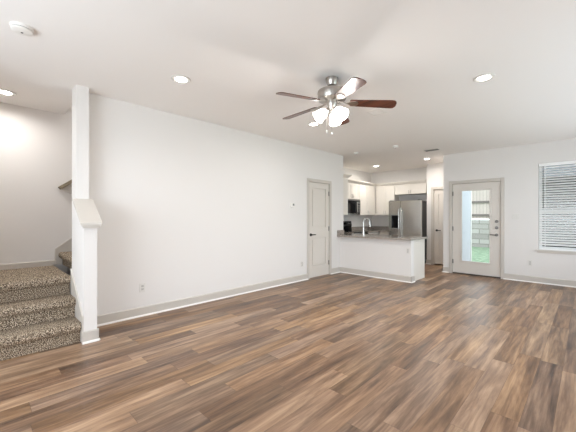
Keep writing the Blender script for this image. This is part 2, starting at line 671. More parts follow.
# ------------------------------------------------------------------ doors
def panel(mb, x0, x1, z0, z1, y, d=0.008):
    """raised panel moulding on a face at local y"""
    t = 0.016
    mb.box(x0, x1, y, y + d, z0, z0 + t)
    mb.box(x0, x1, y, y + d, z1 - t, z1)
    mb.box(x0, x0 + t, y, y + d, z0 + t, z1 - t)
    mb.box(x1 - t, x1, y, y + d, z0 + t, z1 - t)


def leaf_two_panel(mb, w, h, y0, y1):
    """stiles and rails around two recessed fields, each with a raised centre"""
    st_, tr, lr0, lr1, br = 0.105, 0.12, 0.83, 1.05, 0.24
    mb.box(0, st_, y0, y1, 0, h)
    mb.box(w - st_, w, y0, y1, 0, h)
    for a, b in ((0, br), (lr0, lr1), (h - tr, h)):
        mb.box(st_, w - st_, y0, y1, a, b)
    for a, b in ((br, lr0), (lr1, h - tr)):
        mb.box(st_, w - st_, y0, y1 - 0.02, a, b)
        mb.box(st_ + 0.03, w - st_ - 0.03, y1 - 0.02, y1 - 0.006, a + 0.03, b - 0.03)


def casing(f, w, h, d, name='casing'):
    """casing around an opening of width w, height h; local y out of the wall"""
    mb = MB(f)
    c, g = 0.058, 0.012
    for x0, x1 in ((-c, 0.006), (w - 0.006, w + c)):
        mb.box(x0, x1, 0.0005, 0.017, 0, h + c)
    mb.box(0.006, w - 0.006, 0.0005, 0.017, h - 0.006, h + c)
    mb.box(0.0, g, -d, 0, 0, h)
    mb.box(w - g, w, -d, 0, 0, h)
    mb.box(g, w - g, -d, 0, h - g, h)
    return mb


def lever(f, x, z, y, dirx, parent, m):
    mb = MB(f)
    mb.cyl((x, y, z), (x, y + 0.012, z), 0.031, 0.029)
    mb.cyl((x, y + 0.012, z), (x, y + 0.05, z), 0.011)
    mb.tube([(x, y + 0.048, z), (x + dirx * 0.03, y + 0.05, z), (x + dirx * 0.08, y + 0.047, z + 0.003), (x + dirx * 0.115, y + 0.042, z)], 0.010)
    mb.build('door_handle', m, parent)


def hinges(f, x, zs, y, parent):
    for z in zs:
        mb = MB(f)
        mb.cyl((x, y, z - 0.05), (x, y, z + 0.05), 0.009, n=10)
        mb.box(x - 0.016, x + 0.016, y - 0.004, y + 0.002, z - 0.045, z + 0.045)
        mb.build('hinge', M['hardware'], parent)


# closet door in the long left wall: u runs +Y, out is +X
f = frame((XL, 4.88, 0), (0, 1, 0), (1, 0, 0))
d1 = empty('door_1', (XL, 5.24, 0), 'narrow greige two-panel closet door in the long white wall', 'door', kind='structure')
casing(f, 0.72, 2.04, 0.119).build('casing', M['casing'], d1, 0.003)
fl = frame((XL, 4.896, 0.012), (0, 1, 0), (1, 0, 0))
mb = MB(fl)
leaf_two_panel(mb, 0.688, 2.012, -0.045, -0.008)
lf = mb.build('door_leaf', M['door'], d1, 0.0025)
lever(fl, 0.06, 0.905, -0.008, 1, lf, M['blackmatte'])
hinges(fl, 0.688, (0.26, 1.02, 1.80), -0.002, lf)

# pantry door in the kitchen
f = frame((PX0, 8.72, 0), (1, 0, 0), (0, -1, 0))
d2 = empty('door_2', (-2.73, 8.72, 0), 'greige two-panel pantry door at the back of the kitchen beside the refrigerator', 'door', kind='structure')
mbp = MB(f)
c = 0.058
mbp.box(-c, 0.006, 0.0005, 0.017, 0, 2.04 + c)
mbp.box(0.006, 0.55, 0.0005, 0.017, 2.034, 2.04 + c)
mbp.box(0, 0.012, -0.119, 0, 0, 2.04)
mbp.box(0.538, 0.55, -0.119, 0, 0, 2.04)
mbp.box(0.012, 0.538, -0.119, 0, 2.028, 2.04)
mbp.build('casing', M['casing'], d2, 0.003)
fl = frame((PX0 + 0.014, 8.72, 0.03), (1, 0, 0), (0, -1, 0))
mb = MB(fl)
leaf_two_panel(mb, 0.522, 1.994, -0.06, -0.025)
lf = mb.build('door_leaf', M['door'], d2, 0.0025)
lever(fl, 0.065, 0.90, -0.025, 1, lf, M['blackmatte'])

# glazed exterior door
f = frame((DX0, YB, 0), (1, 0, 0), (0, -1, 0))
d3 = empty('door_3', (-1.78, YB, 0), 'greige exterior door with a tall glass light looking onto the yard', 'door', kind='structure')
casing(f, 0.95, 2.055, 0.149).build('casing', M['casing'], d3, 0.003)
MB(f).box(0.013, 0.937, -0.149, -0.005, 0.0005, 0.022).build('threshold', M['threshold'], d3)
fl = frame((DX0 + 0.016, YB, 0.026), (1, 0, 0), (0, -1, 0))
LW, LH = 0.918, 2.013
gx0, gx1, gz0, gz1 = 0.186, 0.728, 0.275, 1.852
mb = MB(fl)
mb.box(0, gx0, -0.055, -0.012, 0, LH)
mb.box(gx1, LW, -0.055, -0.012, 0, LH)
mb.box(gx0, gx1, -0.055, -0.012, 0, gz0)
mb.box(gx0, gx1, -0.055, -0.012, gz1, LH)
lf = mb.build('door_leaf', M['door'], d3, 0.0)
mb = MB(fl)
t = 0.032
for x0, x1, z0, z1 in ((gx0 - t, gx0 + 0.004, gz0 - t, gz1 + t), (gx1 - 0.004, gx1 + t, gz0 - t, gz1 + t),
                       (gx0 + 0.004, gx1 - 0.004, gz0 - t, gz0 + 0.004), (gx0 + 0.004, gx1 - 0.004, gz1 - 0.004, gz1 + t)):
    mb.box(x0, x1, -0.0118, -0.001, z0, z1)
mb.build('glass_frame', M['door'], lf, 0.004)
MB(fl).box(gx0 - 0.0, gx1 + 0.0, -0.037, -0.03, gz0, gz1).build('glass_pane', M['glass'], lf)
lever(fl, 0.851, 0.885, -0.012, -1, lf, M['hardware'])
for z in (1.17, 1.037):
    mb = MB(fl)
    mb.cyl((0.851, -0.012, z), (0.851, 0.004, z), 0.033, 0.029)
    mb.box(0.845, 0.857, 0.004, 0.022, z - 0.018, z + 0.018)
    mb.build('deadbolt', M['hardware'], lf)
hinges(fl, 0.0, (0.25, 1.0, 1.80), -0.004, lf)

# ------------------------------------------------------------------ window with its blind
wn = empty('window_1', (-0.24, YB + 0.1, WZ0), 'white vinyl double-hung window behind the blind in the back wall', 'window', kind='structure')
mb = MB()
y0, y1 = YB + 0.085, YB + 0.14
zm = 1.41
for x0, x1, z0, z1 in ((WX0, WX0 + 0.05, WZ0, WZ1), (WX1 - 0.05, WX1, WZ0, WZ1), (WX0 + 0.05, WX1 - 0.05, WZ0, WZ0 + 0.06),
                       (WX0 + 0.05, WX1 - 0.05, WZ1 - 0.05, WZ1), (WX0 + 0.05, WX1 - 0.05, zm - 0.028, zm + 0.028)):
    mb.box(x0, x1, y0, y1, z0, z1)
mb.build('window_frame', M['vinyl'], wn, 0.003)
for z0, z1 in ((WZ0 + 0.06, zm - 0.028), (zm + 0.028, WZ1 - 0.05)):
    MB().box(WX0 + 0.05, WX1 - 0.05, y0 + 0.02, y0 + 0.026, z0, z1).build('window_pane', M['glass'], wn)
MB().box(WX0 + 0.05, WX1 - 0.05, y0 + 0.032, y0 + 0.034, WZ0 + 0.06, WZ1 - 0.05).build('insect_screen', M['screen'], wn)
mb = MB()
mb.box(WX0 - 0.045, WX1 + 0.045, YB - 0.045, YB - 0.0005, WZ0 - 0.022, WZ0 - 0.001)
mb.box(WX0 - 0.02, WX1 + 0.02, YB - 0.018, YB - 0.0005, WZ0 - 0.06, WZ0 - 0.0225)
mb.build('window_sill', M['trim'], wn, 0.003)

bl = empty('window_blind', (-0.24, YB + 0.04, WZ0), 'white horizontal slat blind hanging half open in the window', 'blind')
MB().box(WX0 + 0.008, WX1 - 0.008, YB + 0.012, YB + 0.068, WZ1 - 0.058, WZ1 - 0.002).build('head_rail', M['slat'], bl, 0.003)
mb = MB()
z = WZ1 - 0.085
tilt = R(37)
while z > WZ0 + 0.06:
    hw = 0.025
    cy = YB + 0.04
    dy, dz = hw * math.cos(tilt), hw * math.sin(tilt)
    nx = 0.0013
    mb.yz([(cy - dy, z - dz - nx), (cy, z - nx + 0.002), (cy + dy, z + dz - nx), (cy + dy, z + dz + nx), (cy, z + nx + 0.002), (cy - dy, z - dz + nx)],
          WX0 + 0.014, WX1 - 0.014)
    z -= 0.0466
mb.build('slats', M['slat'], bl)
MB().box(WX0 + 0.012, WX1 - 0.012, YB + 0.015, YB + 0.065, WZ0 + 0.002, WZ0 + 0.026).build('bottom_rail', M['slat'], bl, 0.003)
mb = MB()
for x in (WX0 + 0.10, WX1 - 0.10):
    mb.box(x - 0.004, x + 0.004, YB + 0.0115, YB + 0.0125, WZ0 + 0.026, WZ1 - 0.06)
    mb.box(x - 0.004, x + 0.004, YB + 0.067, YB + 0.068, WZ0 + 0.026, WZ1 - 0.06)
mb.build('ladder_tape', M['slat'], bl)
mb = MB()
mb.cyl((WX0 + 0.075, YB + 0.006, WZ1 - 0.06), (WX0 + 0.075, YB + 0.006, 1.46), 0.005, n=8)
mb.build('tilt_wand', M['grey'], bl)

# unseen windows added behind and beside the camera, openings for the fill lamps
for nm, fr, W_, H_ in (('added_window_2', frame((-3.1, -1.82, 0.3), (1, 0, 0), (0, 1, 0)), 3.4, 2.1),
                       ('added_window_3', frame((1.22, 2.5, 0.3), (0, 1, 0), (-1, 0, 0)), 4.8, 2.1)):
    wo = empty(nm, fr.translation, kind='structure')
    mb = MB(fr)
    for x0, x1, z0, z1 in ((0, 0.06, 0, H_), (W_ - 0.06, W_, 0, H_), (0.06, W_ - 0.06, 0, 0.06), (0.06, W_ - 0.06, H_ - 0.06, H_), (W_ / 2 - 0.03, W_ / 2 + 0.03, 0.06, H_ - 0.06)):
        mb.box(x0, x1, -0.07, -0.01, z0, z1)
    mb.build('window_frame', M['vinyl'], wo)
    MB(fr).box(0.06, W_ - 0.06, -0.045, -0.04, 0.06, H_ - 0.06).build('window_pane', M['glass'], wo)


# ------------------------------------------------------------------ yard
tag(MB().box(-30, 30, -30, 45, -0.3, -0.15).build('ground', M['grass']), kind='structure')
rw = MB().box(-14, 24, 17.0, 17.5, -0.15, 1.15)
tag(rw.build('retaining_wall', M['stone']), 'pale stacked limestone retaining wall behind the lawn', 'wall')
fe = empty('wooden_fence', (0, 17.3, 1.15), 'pale vertical board fence standing on the stone retaining wall', 'fence')
MB().box(-14, 24, 17.25, 17.28, 1.2, 2.98).build('boards', M['fence'], fe)
for z in (1.38, 2.02, 2.75):
    MB().box(-14, 24, 17.19, 17.249, z - 0.05, z + 0.05).build('rail', M['fencerail'], fe)
for k in range(16):
    x = -13 + 2.4 * k
    MB().box(x, x + 0.1, 17.281, 17.38, 1.151, 2.95).build('post', M['fencerail'], fe)
sd = MB().box(-2.288, -2.262, YB + 0.151, YK + 0.12, -0.1, 3.0)
struct('exterior_siding', sd, M['siding'])
struct('trim_2', MB().box(-2.30, -2.25, YK + 0.121, YK + 0.20, -0.1, 3.0), M['vinyl'])


# ------------------------------------------------------------------ cabinets
def pull(f, x, z, y, parent, L=0.10):
    mb = MB(f)
    mb.tube([(x, y, z - L / 2 + 0.008), (x, y + 0.024, z - L / 2), (x, y + 0.024, z + L / 2), (x, y, z + L / 2 - 0.008)], 0.0055, 8)
    mb.build('handle', M['nickel'], parent)


def shaker(f, x0, x1, z0, z1, y, parent, name='door', hx=None, hz=None):
    mb = MB(f)
    s_ = 0.052
    g = 0.002
    x0, x1, z0, z1 = x0 + g, x1 - g, z0 + g, z1 - g
    mb.box(x0, x0 + s_, y, y + 0.019, z0, z1)
    mb.box(x1 - s_, x1, y, y + 0.019, z0, z1)
    mb.box(x0 + s_, x1 - s_, y, y + 0.019, z0, z0 + s_)
    mb.box(x0 + s_, x1 - s_, y, y + 0.019, z1 - s_, z1)
    mb.box(x0 + s_, x1 - s_, y, y + 0.011, z0 + s_, z1 - s_)
    o = mb.build(name, M['cabinet'], parent, 0.0015)
    if hx is not None:
        pull(f, hx, hz, y + 0.018, o)
    return o


def crown(f, x0, x1, d, z, parent, end0=False, end1=False):
    """crown moulding on the cabinet top: flares out 5 cm over 8 cm"""
    mb = MB(f)
    e = 0.07
    prof = lambda x, o: [(x, d - 0.01, z), (x, d + o, z), (x, d + o + e, z + 0.065), (x, d + o + e, z + 0.082), (x, d - 0.01, z + 0.082)]
    a = [mb.v(p) for p in prof(x0, 0.0)]
    b = [mb.v(p) for p in prof(x1, 0.0)]
    if end1:
        for v, p in zip(b, prof(x1, 0)):
            pass
        for i in (2, 3):
            b[i].co = mb.m @ Vector((x1 + e, prof(x1, 0)[i][1], prof(x1, 0)[i][2]))
        b[4].co = mb.m @ Vector((x1 + e, d - 0.01, z + 0.082))
    mb.bm.faces.new(a)
    mb.bm.faces.new(b[::-1])
    for i in range(5):
        j = (i + 1) % 5
        mb.bm.faces.new((a[i], b[i], b[j], a[j]))
    if end1:
        mb.xz  # side return
        q = [(x1 - 0.01, z), (x1, z), (x1 + e, z + 0.065), (x1 + e, z + 0.082), (x1 - 0.01, z + 0.082)]
        mb.xz(q, 0.0, d - 0.0101)
    mb.build('crown_molding', M['cabinet'], parent)


def upper(f, w, d, z0, z1, ndoors, label, end1=False, hz=None, group='white shaker upper cabinets in the kitchen'):
    loc = f @ Vector((w / 2, 0, z0))
    o = empty('wall_cabinet', loc, label, 'cabinet', group)
    MB(f).box(0.001, w - 0.001, 0.001, d - 0.02, z0, z1).build('body', M['cabinet'], o)
    dw = (w - 0.01) / ndoors
    for k in range(ndoors):
        x0 = 0.005 + dw * k
        if ndoors == 1:
            hx = x0 + 0.03
        else:
            hx = x0 + dw - 0.028 if k % 2 == 0 else x0 + 0.028
        shaker(f, x0, x0 + dw, z0 + 0.004, z1 - 0.004, d - 0.0195, o, 'door', hx, hz or z0 + 0.085)
    crown(f, 0.001, w - 0.001, d, z1 + 0.0005, o, end1=end1)
    return o


UZ0, UZ1 = 1.345, 2.252
NEAR = frame((-5.128, 6.151, 0), (1, 0, 0), (0, 1, 0))
upper(NEAR, 0.878, 0.33, UZ0, UZ1, 2, 'upper cabinet on the near kitchen wall, its plain side panel towards the room', end1=True)
LEFT = lambda y: frame((XK, y, 0), (0, 1, 0), (1, 0, 0))
upper(LEFT(6.545), 0.585, 0.33, UZ0, UZ1, 1, 'upper cabinet to the near side of the microwave')
upper(LEFT(7.14), 0.76, 0.33, 1.80, UZ1, 2, 'short two-door upper cabinet right above the microwave')
upper(LEFT(7.905), 0.95, 0.33, UZ0, UZ1, 2, 'tall two-door upper cabinet between the microwave and the kitchen corner')
BACK = lambda x: frame((x, YK, 0), (1, 0, 0), (0, -1, 0))
upper(BACK(-4.79), 0.61, 0.33, UZ0, UZ1, 2, 'tall two-door upper cabinet between the kitchen corner and the refrigerator')
upper(BACK(-4.175), 0.925, 0.33, 1.955, UZ1, 2, 'short wide upper cabinet above the refrigerator', hz=2.02)


def base(f, w, d, ndoors, label, h=0.834):
    loc = f @ Vector((w / 2, 0, 0))
    o = empty('base_cabinet', loc, label, 'cabinet', 'white shaker base cabinets in the kitchen')
    mb = MB(f)
    mb.box(0.001, w - 0.001, 0.001, d - 0.08, 0.001, 0.1)
    mb.box(0.001, w - 0.001, 0.001, d - 0.02, 0.1, h)
    mb.build('body', M['cabinet'], o)
    dw = (w - 0.01) / ndoors
    for k in range(ndoors):
        x0 = 0.005 + dw * k
        shaker(f, x0, x0 + dw, 0.105, 0.64, d - 0.0195, o, 'door', x0 + (dw - 0.03 if k % 2 == 0 else 0.03), 0.57)
        dr = shaker(f, x0, x0 + dw, 0.65, h - 0.005, d - 0.0195, o, 'drawer')
        mbh = MB(f)
        xm = x0 + dw / 2
        mbh.tube([(xm - 0.042, d - 0.002, 0.74), (xm - 0.05, d + 0.022, 0.74), (xm + 0.05, d + 0.022, 0.74), (xm + 0.042, d - 0.002, 0.74)], 0.0055, 8)
        mbh.build('handle', M['nickel'], dr)
    return o


# peninsula cabinets (kitchen side), its end panel seen from the room
pf = frame((-4.50, 6.151, 0), (1, 0, 0), (0, 1, 0))
pen = base(pf, 0.36, 0.57, 1, 'base cabinet under the peninsula next to the kitchen corner')
pf = frame((-2.78, 6.151, 0), (1, 0, 0), (0, 1, 0))
pen = base(pf, 0.27, 0.57, 1, 'base cabinet at the open end of the peninsula')
MB().box(-2.509, -2.494, 6.151, 6.722, 0.001, 0.834).build('end_panel', M['cabinet'], pen, 0.002)
# sink base, open-topped so the basin can sit in it
pf = frame((-4.14, 6.151, 0), (1, 0, 0), (0, 1, 0))
sb = empty('base_cabinet', (-3.46, 6.151, 0), 'long base cabinet under the sink in the peninsula', 'cabinet', 'white shaker base cabinets in the kitchen')
mb = MB(pf)
mb.box(0.001, 1.358, 0.001, 0.49, 0.001, 0.1)
mb.box(0.001, 1.358, 0.001, 0.55, 0.1, 0.58)
mb.box(0.001, 0.04, 0.001, 0.55, 0.58, 0.834)
mb.box(0.80, 1.358, 0.001, 0.55, 0.58, 0.834)
mb.box(0.04, 0.80, 0.54, 0.55, 0.58, 0.834)
mb.build('body', M['cabinet'], sb)
for k in range(4):
    shaker(pf, 0.005 + 0.3375 * k, 0.005 + 0.3375 * (k + 1), 0.105, 0.83, 0.5505, sb, 'door', 0.005 + 0.3375 * k + (0.30 if k % 2 == 0 else 0.03), 0.70)
base(LEFT(6.75), 0.385, 0.60, 1, 'narrow base cabinet between the range and the peninsula')
base(LEFT(7.91), 0.66, 0.60, 1, 'base cabinet between the range and the kitchen corner')
base(BACK(-4.52), 0.355, 0.60, 1, 'base cabinet between the kitchen corner and the refrigerator')

# ------------------------------------------------------------------ countertops
CZ0, CZ1 = 0.8345, 0.876
ct = empty('countertop', (-3.3, 6.4, CZ0), 'speckled grey granite worktop on the white peninsula with an overhang', 'countertop')
sx0, sx1, sy0, sy1 = -4.08, -3.38, 6.43, 6.67
mb = MB()
mb.box(-4.163, -2.44, 5.885, 6.152, CZ0, CZ1)
mb.box(XK + 0.001, sx0, 6.152, 6.745, CZ0, CZ1)
mb.box(sx1, -2.44, 6.152, 6.745, CZ0, CZ1)
mb.box(sx0, sx1, 6.152, sy0, CZ0, CZ1)
mb.box(sx0, sx1, sy1, 6.745, CZ0, CZ1)
mb.box(XK + 0.001, -4.51, 6.745, 7.138, CZ0, CZ1)
mb.build('slab', M['granite'], ct)
mb = MB()
mb.box(-4.163, -4.14, 5.885, 6.15, CZ1 + 0.0005, CZ1 + 0.108)
mb.build('side_splash', M['granite'], ct, 0.002)
ct2 = empty('countertop', (-4.8, 8.9, CZ0), 'speckled grey granite corner worktop below the upper cabinets, beside the range', 'countertop')
mb = MB()
mb.box(XK + 0.001, -4.51, 7.905, YK - 0.001, CZ0, CZ1)
mb.box(-4.51, -4.155, 8.58, YK - 0.001, CZ0, CZ1)
mb.build('slab', M['granite'], ct2)
mb = MB()
mb.box(XK + 0.001, XK + 0.021, 7.905, YK - 0.021, CZ1 + 0.0005, CZ1 + 0.115)
mb.box(XK + 0.001, -4.155, YK - 0.021, YK - 0.001, CZ1 + 0.0005, CZ1 + 0.115)
mb.build('backsplash', M['granite'], ct2)

sk = empty('kitchen_sink', (-3.73, 6.56, 0.62), 'undermount stainless sink sunk in the peninsula worktop', 'sink')
mb = MB()
th = 0.004
mb.box(sx0 + 0.002, sx1 - 0.002, sy0 + 0.002, sy1 - 0.002, 0.62, 0.62 + th)
for x0, x1, y0, y1 in ((sx0 + 0.002, sx0 + 0.006, sy0 + 0.002, sy1 - 0.002), (sx1 - 0.006, sx1 - 0.002, sy0 + 0.002, sy1 - 0.002),
                       (sx0 + 0.006, sx1 - 0.006, sy0 + 0.002, sy0 + 0.006), (sx0 + 0.006, sx1 - 0.006, sy1 - 0.006, sy1 - 0.002)):
    mb.box(x0, x1, y0, y1, 0.62 + th, CZ0 + 0.02)
mb.build('basin', M['steel'], sk)
mb = MB()
mb.cyl((-3.73, 6.55, 0.6245), (-3.73, 6.55, 0.628), 0.04)
mb.build('drain', M['slot'], sk)

fx, fy = -3.76, 6.375
fa = empty('kitchen_faucet', (fx, fy, CZ1), 'tall gooseneck faucet in polished nickel beside the peninsula sink', 'faucet')
mb = MB()
mb.cyl((fx, fy, CZ1 + 0.0005), (fx, fy, CZ1 + 0.012), 0.034)
mb.cyl((fx, fy, CZ1 + 0.012), (fx, fy, CZ1 + 0.16), 0.021, 0.018)
mb.build('faucet_body', M['steel'], fa)
pts = [(fx, fy, CZ1 + 0.15), (fx, fy, CZ1 + 0.30)]
ux, uy = 0.45, 0.89
rr = 0.085
for a in range(0, 200, 15):
    q = rr * (1 - math.cos(R(a)))
    pts.append((fx + ux * q, fy + uy * q, CZ1 + 0.30 + rr * math.sin(R(a))))
mb = MB()
mb.tube(pts, 0.0115, 12)
mb.build('spout', M['steel'], fa)
e = Vector(pts[-1])
mb = MB()
mb.cyl(e, e + Vector((ux * 0.012, uy * 0.012, -0.09)), 0.016, 0.02)
mb.build('spray_head', M['steel'], fa)
mb = MB()
mb.tube([(fx + 0.02, fy, CZ1 + 0.10), (fx + 0.055, fy, CZ1 + 0.11), (fx + 0.10, fy - 0.005, CZ1 + 0.15)], 0.008)
mb.build('faucet_handle', M['steel'], fa)

# ------------------------------------------------------------------ appliances
RY0, RY1 = 7.143, 7.900
rg = empty('range', (-4.8, 7.52, 0), 'black electric range with a raised control panel against the left kitchen wall', 'stove')
MB().box(XK + 0.002, -4.53, RY0, RY1, 0.001, 0.855).build('body', M['steel'], rg)
MB().box(XK + 0.002, -4.50, RY0, RY1, 0.8555, 0.878).build('cooktop', M['black'], rg, 0.003)
for x, y, r in ((-4.95, 7.33, 0.075), (-4.95, 7.71, 0.09), (-4.68, 7.33, 0.10), (-4.68, 7.71, 0.075)):
    mb = MB()
    mb.lathe([(r, 0.8785), (r, 0.879), (r - 0.006, 0.879), (r - 0.006, 0.8785)], (x, y, 0), 32, cap=False)
    mb.build('burner_ring', M['grey'], rg)
mb = MB()
mb.xz([(XK + 0.002, 0.8785), (XK + 0.085, 0.8785), (XK + 0.07, 1.03), (XK + 0.002, 1.03)], RY0, RY1)
bgd = mb.build('backguard', M['black'], rg, 0.003)
mb = MB()
mb.xz([(XK + 0.002, 1.0305), (XK + 0.085, 1.0305), (XK + 0.06, 1.17), (XK + 0.002, 1.17)], RY0, RY1)
bgp = mb.build('control_panel', M['blackmatte'], rg, 0.005)
for y in (7.22, 7.32, 7.72, 7.82):
    mb = MB()
    mb.cyl((XK + 0.076, y, 1.10), (XK + 0.10, y, 1.104), 0.022, 0.018)
    mb.build('control_knob', M['steel'], bgp)
MB().box(XK + 0.0775, XK + 0.079, 7.42, 7.62, 1.07, 1.13).build('display', M['black'], bgp)
od = MB().box(-4.529, -4.49, RY0 + 0.01, RY1 - 0.01, 0.22, 0.83).build('oven_door', M['black'], rg, 0.004)
mb = MB()
mb.tube([(-4.49, RY0 + 0.08, 0.77), (-4.45, RY0 + 0.08, 0.77), (-4.45, RY1 - 0.08, 0.77), (-4.49, RY1 - 0.08, 0.77)], 0.012)
mb.build('oven_handle', M['steel'], od)
MB().box(-4.529, -4.50, RY0 + 0.01, RY1 - 0.01, 0.05, 0.21).build('drawer', M['steel'], rg, 0.004)

mw = empty('microwave', (-4.95, 7.52, 1.36), 'black and stainless over-range microwave under the short cabinet', 'microwave')
MX = -4.762
MB().box(XK + 0.002, MX - 0.02, RY0, RY1, 1.36, 1.795).build('body', M['blackmatte'], mw)
mb = MB()
mb.box(MX - 0.0195, MX, RY0, RY1, 1.755, 1.795)
mb.box(MX - 0.0195, MX, RY0, RY1, 1.36, 1.395)
mb.build('trim', M['steel'], mw, 0.002)
dr = MB().box(MX - 0.0195, MX + 0.004, RY0, 7.70, 1.396, 1.754).build('door', M['black'], mw, 0.003)
MB().box(MX + 0.0042, MX + 0.006, RY0 + 0.05, 7.64, 1.45, 1.71).build('window', M['black'], dr)
mb = MB()
mb.tube([(MX + 0.004, 7.68, 1.43), (MX + 0.034, 7.68, 1.43), (MX + 0.034, 7.68, 1.72), (MX + 0.004, 7.68, 1.72)], 0.010, 8)
mb.build('handle', M['steel'], dr)
cp = MB().box(MX - 0.0195, MX + 0.002, 7.702, RY1, 1.396, 1.754).build('control_panel', M['blackmatte'], mw, 0.002)
mb = MB()
for i in range(3):
    for j in range(5):
        mb.box(MX + 0.0022, MX + 0.0035, 7.735 + 0.048 * i, 7.768 + 0.048 * i, 1.43 + 0.045 * j, 1.458 + 0.045 * j)
mb.box(MX + 0.0022, MX + 0.0035, 7.735, 7.865, 1.68, 1.725)
mb.build('keypad', M['grey'], cp)

FX0, FX1, FXM, FY, FZ = -4.105, -3.188, -3.757, 8.35, 1.745
fr = empty('refrigerator', (-3.65, 8.75, 0), 'stainless side-by-side refrigerator with a black dispenser at the back of the kitchen', 'refrigerator')
MB().box(FX0 + 0.004, FX1 - 0.004, FY + 0.075, YK - 0.03, 0.03, FZ - 0.015).build('body', M['blackmatte'], fr, 0.004)
MB().box(FX0 + 0.02, FX1 - 0.02, FY + 0.05, FY + 0.0745, 0.001, 0.085).build('toe_grille', M['blackmatte'], fr)
DZ0, DZ1 = 0.98, 1.335
dx0, dx1 = FX0 + 0.085, FXM - 0.06
mb = MB()
mb.box(FX0, dx0, FY, FY + 0.072, 0.09, FZ)
mb.box(dx1, FXM - 0.003, FY, FY + 0.072, 0.09, FZ)
mb.box(dx0, dx1, FY, FY + 0.072, 0.09, DZ0)
mb.box(dx0, dx1, FY, FY + 0.072, DZ1, FZ)
fd = mb.build('freezer_door', M['steel'], fr)
mb = MB()
mb.box(dx0 + 0.001, dx1 - 0.001, FY + 0.05, FY + 0.071, DZ0, DZ1)
mb.box(dx0 + 0.001, dx1 - 0.001, FY - 0.004, FY + 0.05, DZ1 - 0.11, DZ1 - 0.001)
mb.build('dispenser', M['black'], fd)
mb = MB()
for x0, x1, z0, z1 in ((dx0 - 0.02, dx0, DZ0 - 0.02, DZ1 + 0.02), (dx1, dx1 + 0.02, DZ0 - 0.02, DZ1 + 0.02), (dx0, dx1, DZ0 - 0.02, DZ0), (dx0, dx1, DZ1, DZ1 + 0.02)):
    mb.box(x0, x1, FY - 0.006, FY - 0.0005, z0, z1)
mb.build('dispenser_bezel', M['grey'], fd)
rd = MB().box(FXM + 0.003, FX1, FY, FY + 0.072, 0.09, FZ).build('refrigerator_door', M['steel'], fr, 0.006)
for x, par in ((FXM - 0.032, fd), (FXM + 0.034, rd)):
    mb = MB()
    mb.tube([(x, FY - 0.001, 1.52), (x, FY - 0.05, 1.53), (x, FY - 0.055, 1.45), (x, FY - 0.055, 0.62), (x, FY - 0.05, 0.56), (x, FY - 0.001, 0.57)], 0.010)
    mb.build('handle', M['steel'], par)
for x in (FX0 + 0.06, FX1 - 0.06):
    MB().box(x - 0.04, x + 0.04, FY + 0.02, FY + 0.12, FZ - 0.0145 if False else FZ + 0.0005, FZ + 0.016).build('hinge_cover', M['blackmatte'], fr)


# ------------------------------------------------------------------ plates on the walls
def outlet(f, label):
    o = empty('wall_outlet', f.translation, label, 'outlet', 'white duplex outlets low on the walls')
    p = MB(f).box(-0.036, 0.036, 0.0005, 0.006, -0.058, 0.058).build('cover_plate', M['plate'], o, 0.002)
    for z in (-0.02, 0.02):
        r = MB(f).box(-0.016, 0.016, 0.0062, 0.009, z - 0.014, z + 0.014).build('receptacle', M['receptacle'], o, 0.001)
        mb = MB(f)
        for x in (-0.007, 0.007):
            mb.box(x - 0.0015, x + 0.0015, 0.0091, 0.0095, z - 0.004, z + 0.007)
        mb.build('slot', M['slot'], r)


LW_ = lambda y, z: frame((XL, y, z), (0, 1, 0), (1, 0, 0))
BW_ = lambda x, z, y=YB: frame((x, y, z), (1, 0, 0), (0, -1, 0))
outlet(LW_(1.545, 0.37), 'white outlet low on the long wall nearest the stairs')
outlet(LW_(4.674, 0.335), 'white outlet low on the long wall beside the closet door')
outlet(BW_(-0.828, 0.378), 'white outlet low on the back wall below the window')
outlet(BW_(-2.55, 0.62, 6.01), 'white outlet on the front of the peninsula near its open end')

f = BW_(-1.066, 1.30)
sw = empty('light_switch', f.translation, 'white double light switch plate between the glazed door and the window', 'light switch')
MB(f).box(-0.058, 0.058, 0.0005, 0.006, -0.058, 0.058).build('cover_plate', M['plate'], sw, 0.002)
for x in (-0.023, 0.023):
    mb = MB(f)
    mb.yz([(0.0062, -0.033), (0.0075, -0.033), (0.0115, 0.033), (0.0062, 0.033)], x - 0.0165, x + 0.0165)
    mb.build('rocker', M['plate'], sw)

f = LW_(4.375, 1.525)
th_ = empty('thermostat', f.translation, 'small white thermostat on the long wall beside the closet door', 'thermostat')
MB(f).box(-0.06, 0.06, 0.0005, 0.026, -0.045, 0.045).build('housing', M['plastic'], th_, 0.006)
MB(f).box(0.0, 0.045, 0.0265, 0.028, -0.012, 0.028).build('screen', M['grey'], th_)


# ------------------------------------------------------------------ ceiling fittings
def downlight(x, y, label, watts, z=H, col=WARM, spread=140):
    o = empty('recessed_downlight', (x, y, z), label, 'ceiling light', 'round recessed ceiling lights')
    mb = MB()
    mb.lathe([(0.098, -0.0005), (0.098, -0.006), (0.088, -0.012), (0.064, -0.008), (0.0585, -0.0005)], (x, y, z), 40, cap=False)
    mb.build('trim_ring', M['plate'], o)
    mb = MB()
    mb.lathe([(0.058, -0.001), (0.057, -0.008), (0.045, -0.013), (0.02, -0.016), (0.004, -0.0165)], (x, y, z), 32)
    mb.build('lens', M['lens'], o)
    l = bpy.data.lights.new('downlight_lamp', 'AREA')
    l.shape = 'DISK'
    l.size = 0.11
    l.energy = watts
    l.color = col
    l.spread = R(spread)
    lo = bpy.data.objects.new('downlight_lamp', l)
    COL.objects.link(lo)
    lo.location = (x, y, z - 0.02)
    return o


